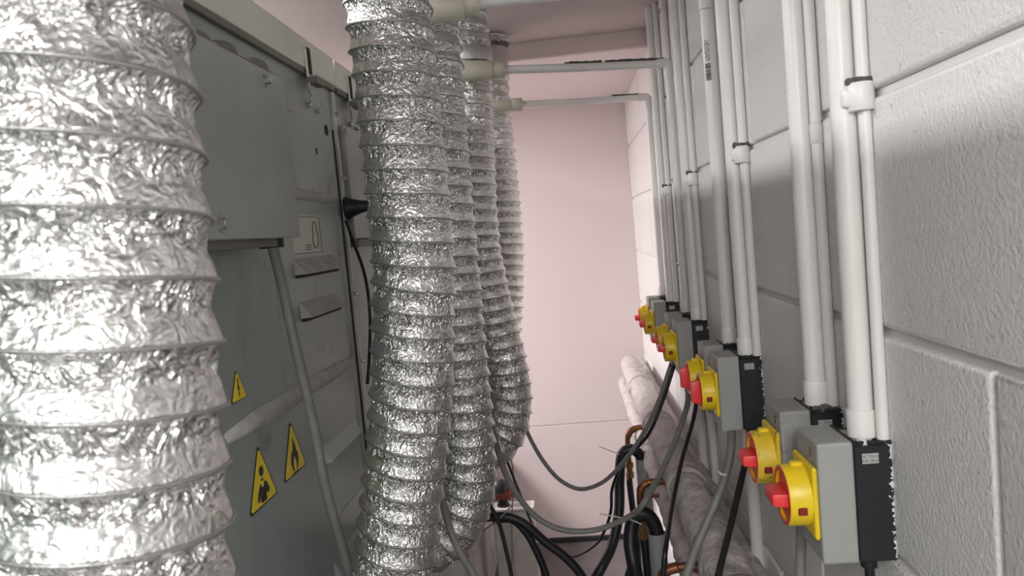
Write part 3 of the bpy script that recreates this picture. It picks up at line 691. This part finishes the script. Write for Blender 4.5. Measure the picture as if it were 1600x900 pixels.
# cable from terminal box of machine 1
g0 = Vector((-.388, onx(424, 380, -.388).y, zb0 - .006))
cable('power_cable', [g0, onx(430, 400, -.388), onx(443, 455, -.386), onx(459, 530, -.38), onx(478, 610, -.375), onx(493, 680, -.37), onx(505, 745, -.365), onx(522, 810, -.36), onx(540, 870, -.355), onx(556, 930, -.35), onx(580, 1010, -.35)], .0072, M['gcable'], 'thick grey cable running down from the terminal box across the machine back')
cable('power_cable', [onx(541, 345, -.40), onx(553, 380, -.40), onx(570, 430, -.40), onx(578, 490, -.40), onx(577, 560, -.40), onx(574, 600, -.402)], .0032, M['bcable'], 'thin black cable hanging from the rubber boot beside the second duct')
cable('cable_tie', [at(1122, 737, 1.22), at(1128, 741, 1.215), at(1135, 742, 1.215)], .002, M['ctie'], 'white cable tie round the grey cable under the third switch', 'cable tie')
cable('cable_tie', [at(936, 697, 2.15), at(950, 703, 2.15), at(968, 710, 2.15)], .0014, M['ctie'], 'upper pale cable tie tail poking left from the black hose', 'cable tie')
cable('cable_tie', [at(937, 803, 1.72), at(960, 807, 1.72), at(985, 812, 1.72), at(1002, 819, 1.72)], .0015, M['ctie'], 'lower pale cable tie tail above the thick black hose', 'cable tie')

# ------------------------------------------------------------------ lagged pipes along the wall
def lag(name, x, z, r, y0, y1, label, bands=True):
    root = empty(name, (x, (y0 + y1) / 2, z - r)); tag(root, label, 'pipe', 'pipes low along the block wall')
    n = int((y1 - y0) / .012); bm = nb(); random.seed(int(r * 1e4))
    pts = [Vector((x, y0 + (y1 - y0) * k / n, z)) for k in range(n + 1)]
    tube(bm, pts, r, 28)
    from mathutils import noise
    for v in bm.verts:
        d = (v.co - Vector((x, v.co.y, z))); s = noise.noise(v.co * 24) * .16 + noise.noise(v.co * 70) * .09
        v.co += d * s
    make('lagging', bm, M['lag'], root, True)
    if bands:
        for yb in [y0 + .17 + k * .52 for k in range(int((y1 - y0) / .52))]:
            make('joint_band', lathe(nb(), (x, yb, z), (0, 1, 0), [(0, r), (.001, r + .0045), (.04, r + .0045), (.042, r)], 28), M['lag'], root, True)
    return root
lag('lagged_pipe', .208, -.57, .039, .9, 3.05, 'fat white lagged pipe running low along the block wall to the far corner')
lag('lagged_pipe', .190, -.68, .028, 1.2, 3.25, 'thinner dirty lagged pipe under the fat lagged one')
lag('lagged_pipe', .268, -.61, .018, 1.0, 3.35, 'slim pale pipe between the fat lagged pipe and the wall', False)
# conduits going down under the switches
for px, py, rad, lb in ((1098, 700, .011, 'white conduit running down the wall below the fourth switch box'), (1178, 780, .011, 'white conduit running down the wall below the third switch box'), (1120, 770, .009, 'slim white pipe down the wall left of the third switch box conduit')):
    q = onx(px, py, XW - rad); r = empty('lower_conduit', (XW - rad, q.y, ZF)); tag(r, lb, 'conduit', 'conduits below the switches')
    make('pipe', cyl((XW - rad, q.y, ZF), (XW - rad, q.y, -.37), rad, 18), M['pvc'], r, True, angle=50)
    make('clip', lathe(nb(), (XW - rad, q.y, -.70), (0, 0, 1), [(0, rad), (0, rad + .002), (.016, rad + .002), (.016, rad)], 18), M['pvc'], r, True, angle=40)

# ------------------------------------------------------------------ copper stubs, hoses, standpipes
def stub(y, P, lb):
    """P: function giving points; copper pipe leaves the lagged pipe, turns down to a valve"""
    r = empty('copper_pipe', P[0]); tag(r, lb, 'pipe', 'copper stubs on the lagged pipe')
    make('pipe', tube(nb(), catmull(P, 10), .0078, 14), M['copper'], r, True)
    e = P[2]
    el = Vector(P[1]).lerp(Vector(P[2]), .5)
    make('elbow_fitting', tube(nb(), catmull([P[1], (Vector(P[1]) + Vector(P[2])) / 2 + Vector((-.003, 0, .003)), P[2]], 6), .0098, 14), M['copper'], r, True)
    b = Vector(P[-1])
    make('valve_body', lathe(nb(), b + Vector((0, 0, .004)), (0, 0, -1), [(0, .009), (0, .013), (.014, .013), (.016, .0095), (.03, .0095), (.03, .0125), (.045, .0125), (.045, .007)], 8), M['brass'], r)
    make('joint', lathe(nb(), Vector(P[0]) , Vector(P[1]) - Vector(P[0]), [(.006, .0078), (.006, .0098), (.022, .0098), (.022, .0078)], 16), M['copper'], r, True, angle=40)
    return r
stub(2.25, [at(1022, 668, 2.26), at(993, 669, 2.26), at(981, 682, 2.26), at(983, 725, 2.26)], 'farthest copper stub, an elbow above the tall black drain hose')
s2 = stub(1.8, [at(1052, 752, 1.8), at(1012, 754, 1.8), at(1000, 768, 1.8), at(1003, 815, 1.8)], 'middle copper stub with a tee, above the thick black hose')
make('lever', bx(at(1004, 776, 1.8) - Vector((0, .004, .004)), at(1030, 774, 1.8) + Vector((0, .004, .004)), .001), M['copper'], s2)
stub(1.33, [at(1104, 886, 1.33), at(1060, 886, 1.33), at(1034, 900, 1.33), at(1020, 950, 1.33)], 'nearest copper stub at the bottom edge of the photo')
def hose(pts, r, lb, nm='hose'): return cable(nm, pts, r, M['rubber'], lb, 'hose', 12, 18)
hose([at(983, 748, 2.26), at(988, 790, 2.26), at(996, 850, 2.26), at(1000, 950, 2.26)], .0095, 'slim black supply hose below the farthest copper stub')
hose([at(1006, 838, 1.8), at(1010, 870, 1.8), at(1014, 920, 1.8), at(1016, 990, 1.8)], .0105, 'black supply hose below the middle copper stub')
hose([at(1006, 760, 2.2), at(1004, 722, 2.2), at(995, 706, 2.2), at(982, 702, 2.2), at(971, 713, 2.2), at(968, 750, 2.2), at(967, 800, 2.18), at(957, 850, 2.15), at(938, 890, 2.1), at(915, 930, 2.1), at(880, 990, 2.1)], .0150, 'thick black drain hose hooked into the far grey standpipe')
hose([at(1028, 870, 1.78), at(1026, 830, 1.78), at(1015, 808, 1.78), at(1002, 803, 1.78), at(989, 815, 1.78), at(985, 845, 1.76), at(990, 880, 1.74), at(1000, 930, 1.7), at(1010, 1000, 1.7)], .0165, 'thick black drain hose hooked into the near grey standpipe')
hose([at(735, 812, 1.75), at(765, 808, 1.75), at(795, 808, 1.75), at(822, 820, 1.75), at(850, 845, 1.75), at(885, 872, 1.75), at(912, 905, 1.75), at(950, 980, 1.75)], .0105, 'thick black hose arching out from behind the third duct, right branch')
hose([at(770, 812, 1.8), at(800, 812, 1.8), at(822, 832, 1.8), at(838, 860, 1.8), at(852, 895, 1.8), at(875, 980, 1.8)], .0095, 'black hose dropping steeply beside the white cabinet')
hose([at(995, 870, 1.95), at(985, 890, 1.95), at(975, 930, 1.95), at(965, 990, 1.95)], .010, 'black hose stub low between the two drain hoses')
def standpipe(px, py, d, lb):
    q = at(px, py, d); r = empty('standpipe', (q.x, q.y, ZF)); tag(r, lb, 'pipe', 'grey standpipes')
    make('pipe', lathe(nb(), (q.x, q.y, ZF), (0, 0, 1), [(0, .021), (q.z - ZF, .021), (q.z - ZF, .019), (q.z - ZF - .06, .019)], 28), M['gpvc'], r, True, angle=40)
standpipe(1004, 716, 2.2, 'grey upright standpipe taking the far drain hose')
standpipe(1026, 832, 1.78, 'grey upright standpipe taking the near drain hose')

# ------------------------------------------------------------------ low white cabinet with valve
q = at(833, 792, 2.75)
r = empty('low_cabinet', (q.x - .1, 2.77, ZF)); tag(r, 'low narrow white cabinet beyond the ducts with a red valve on top', 'cabinet')
make('body', bx((XM + .06, 2.75, ZF + .004), (q.x, 2.815, q.z - .01), .003), M['cabp'], r)
make('top', bx((XM + .058, 2.745, q.z - .01), (q.x + .003, 2.82, q.z), .002), M['cabp'], r)
make('side_strip', bx((at(795, 800, 2.745).x, 2.744, ZF + .01), (at(795, 800, 2.745).x + .004, 2.751, q.z - .012)), M['dusty'], r)
v0 = at(787, 794, 2.782); v0.z = q.z
r = empty('valve', v0); tag(r, 'dark red valve with a black domed cap on the low white cabinet', 'valve')
make('foot', lathe(nb(), v0, (0, 0, 1), [(0, .024), (.008, .024), (.010, .016), (.028, .018)], 16), M['rubber'], r, True, angle=40)
make('body', lathe(nb(), v0 + Vector((-.04, 0, .045)), (1, 0, 0), [(0, .018), (.004, .024), (.07, .024), (.075, .017), (.085, .017)], 18), M['pump'], r, True, angle=40)
make('cap', lathe(nb(), v0 + Vector((-.008, 0, .060)), (0, 0, 1), [(0, .034), (.02, .034), (.034, .026), (.042, .010)], 20), M['rubber'], r, True, angle=40)
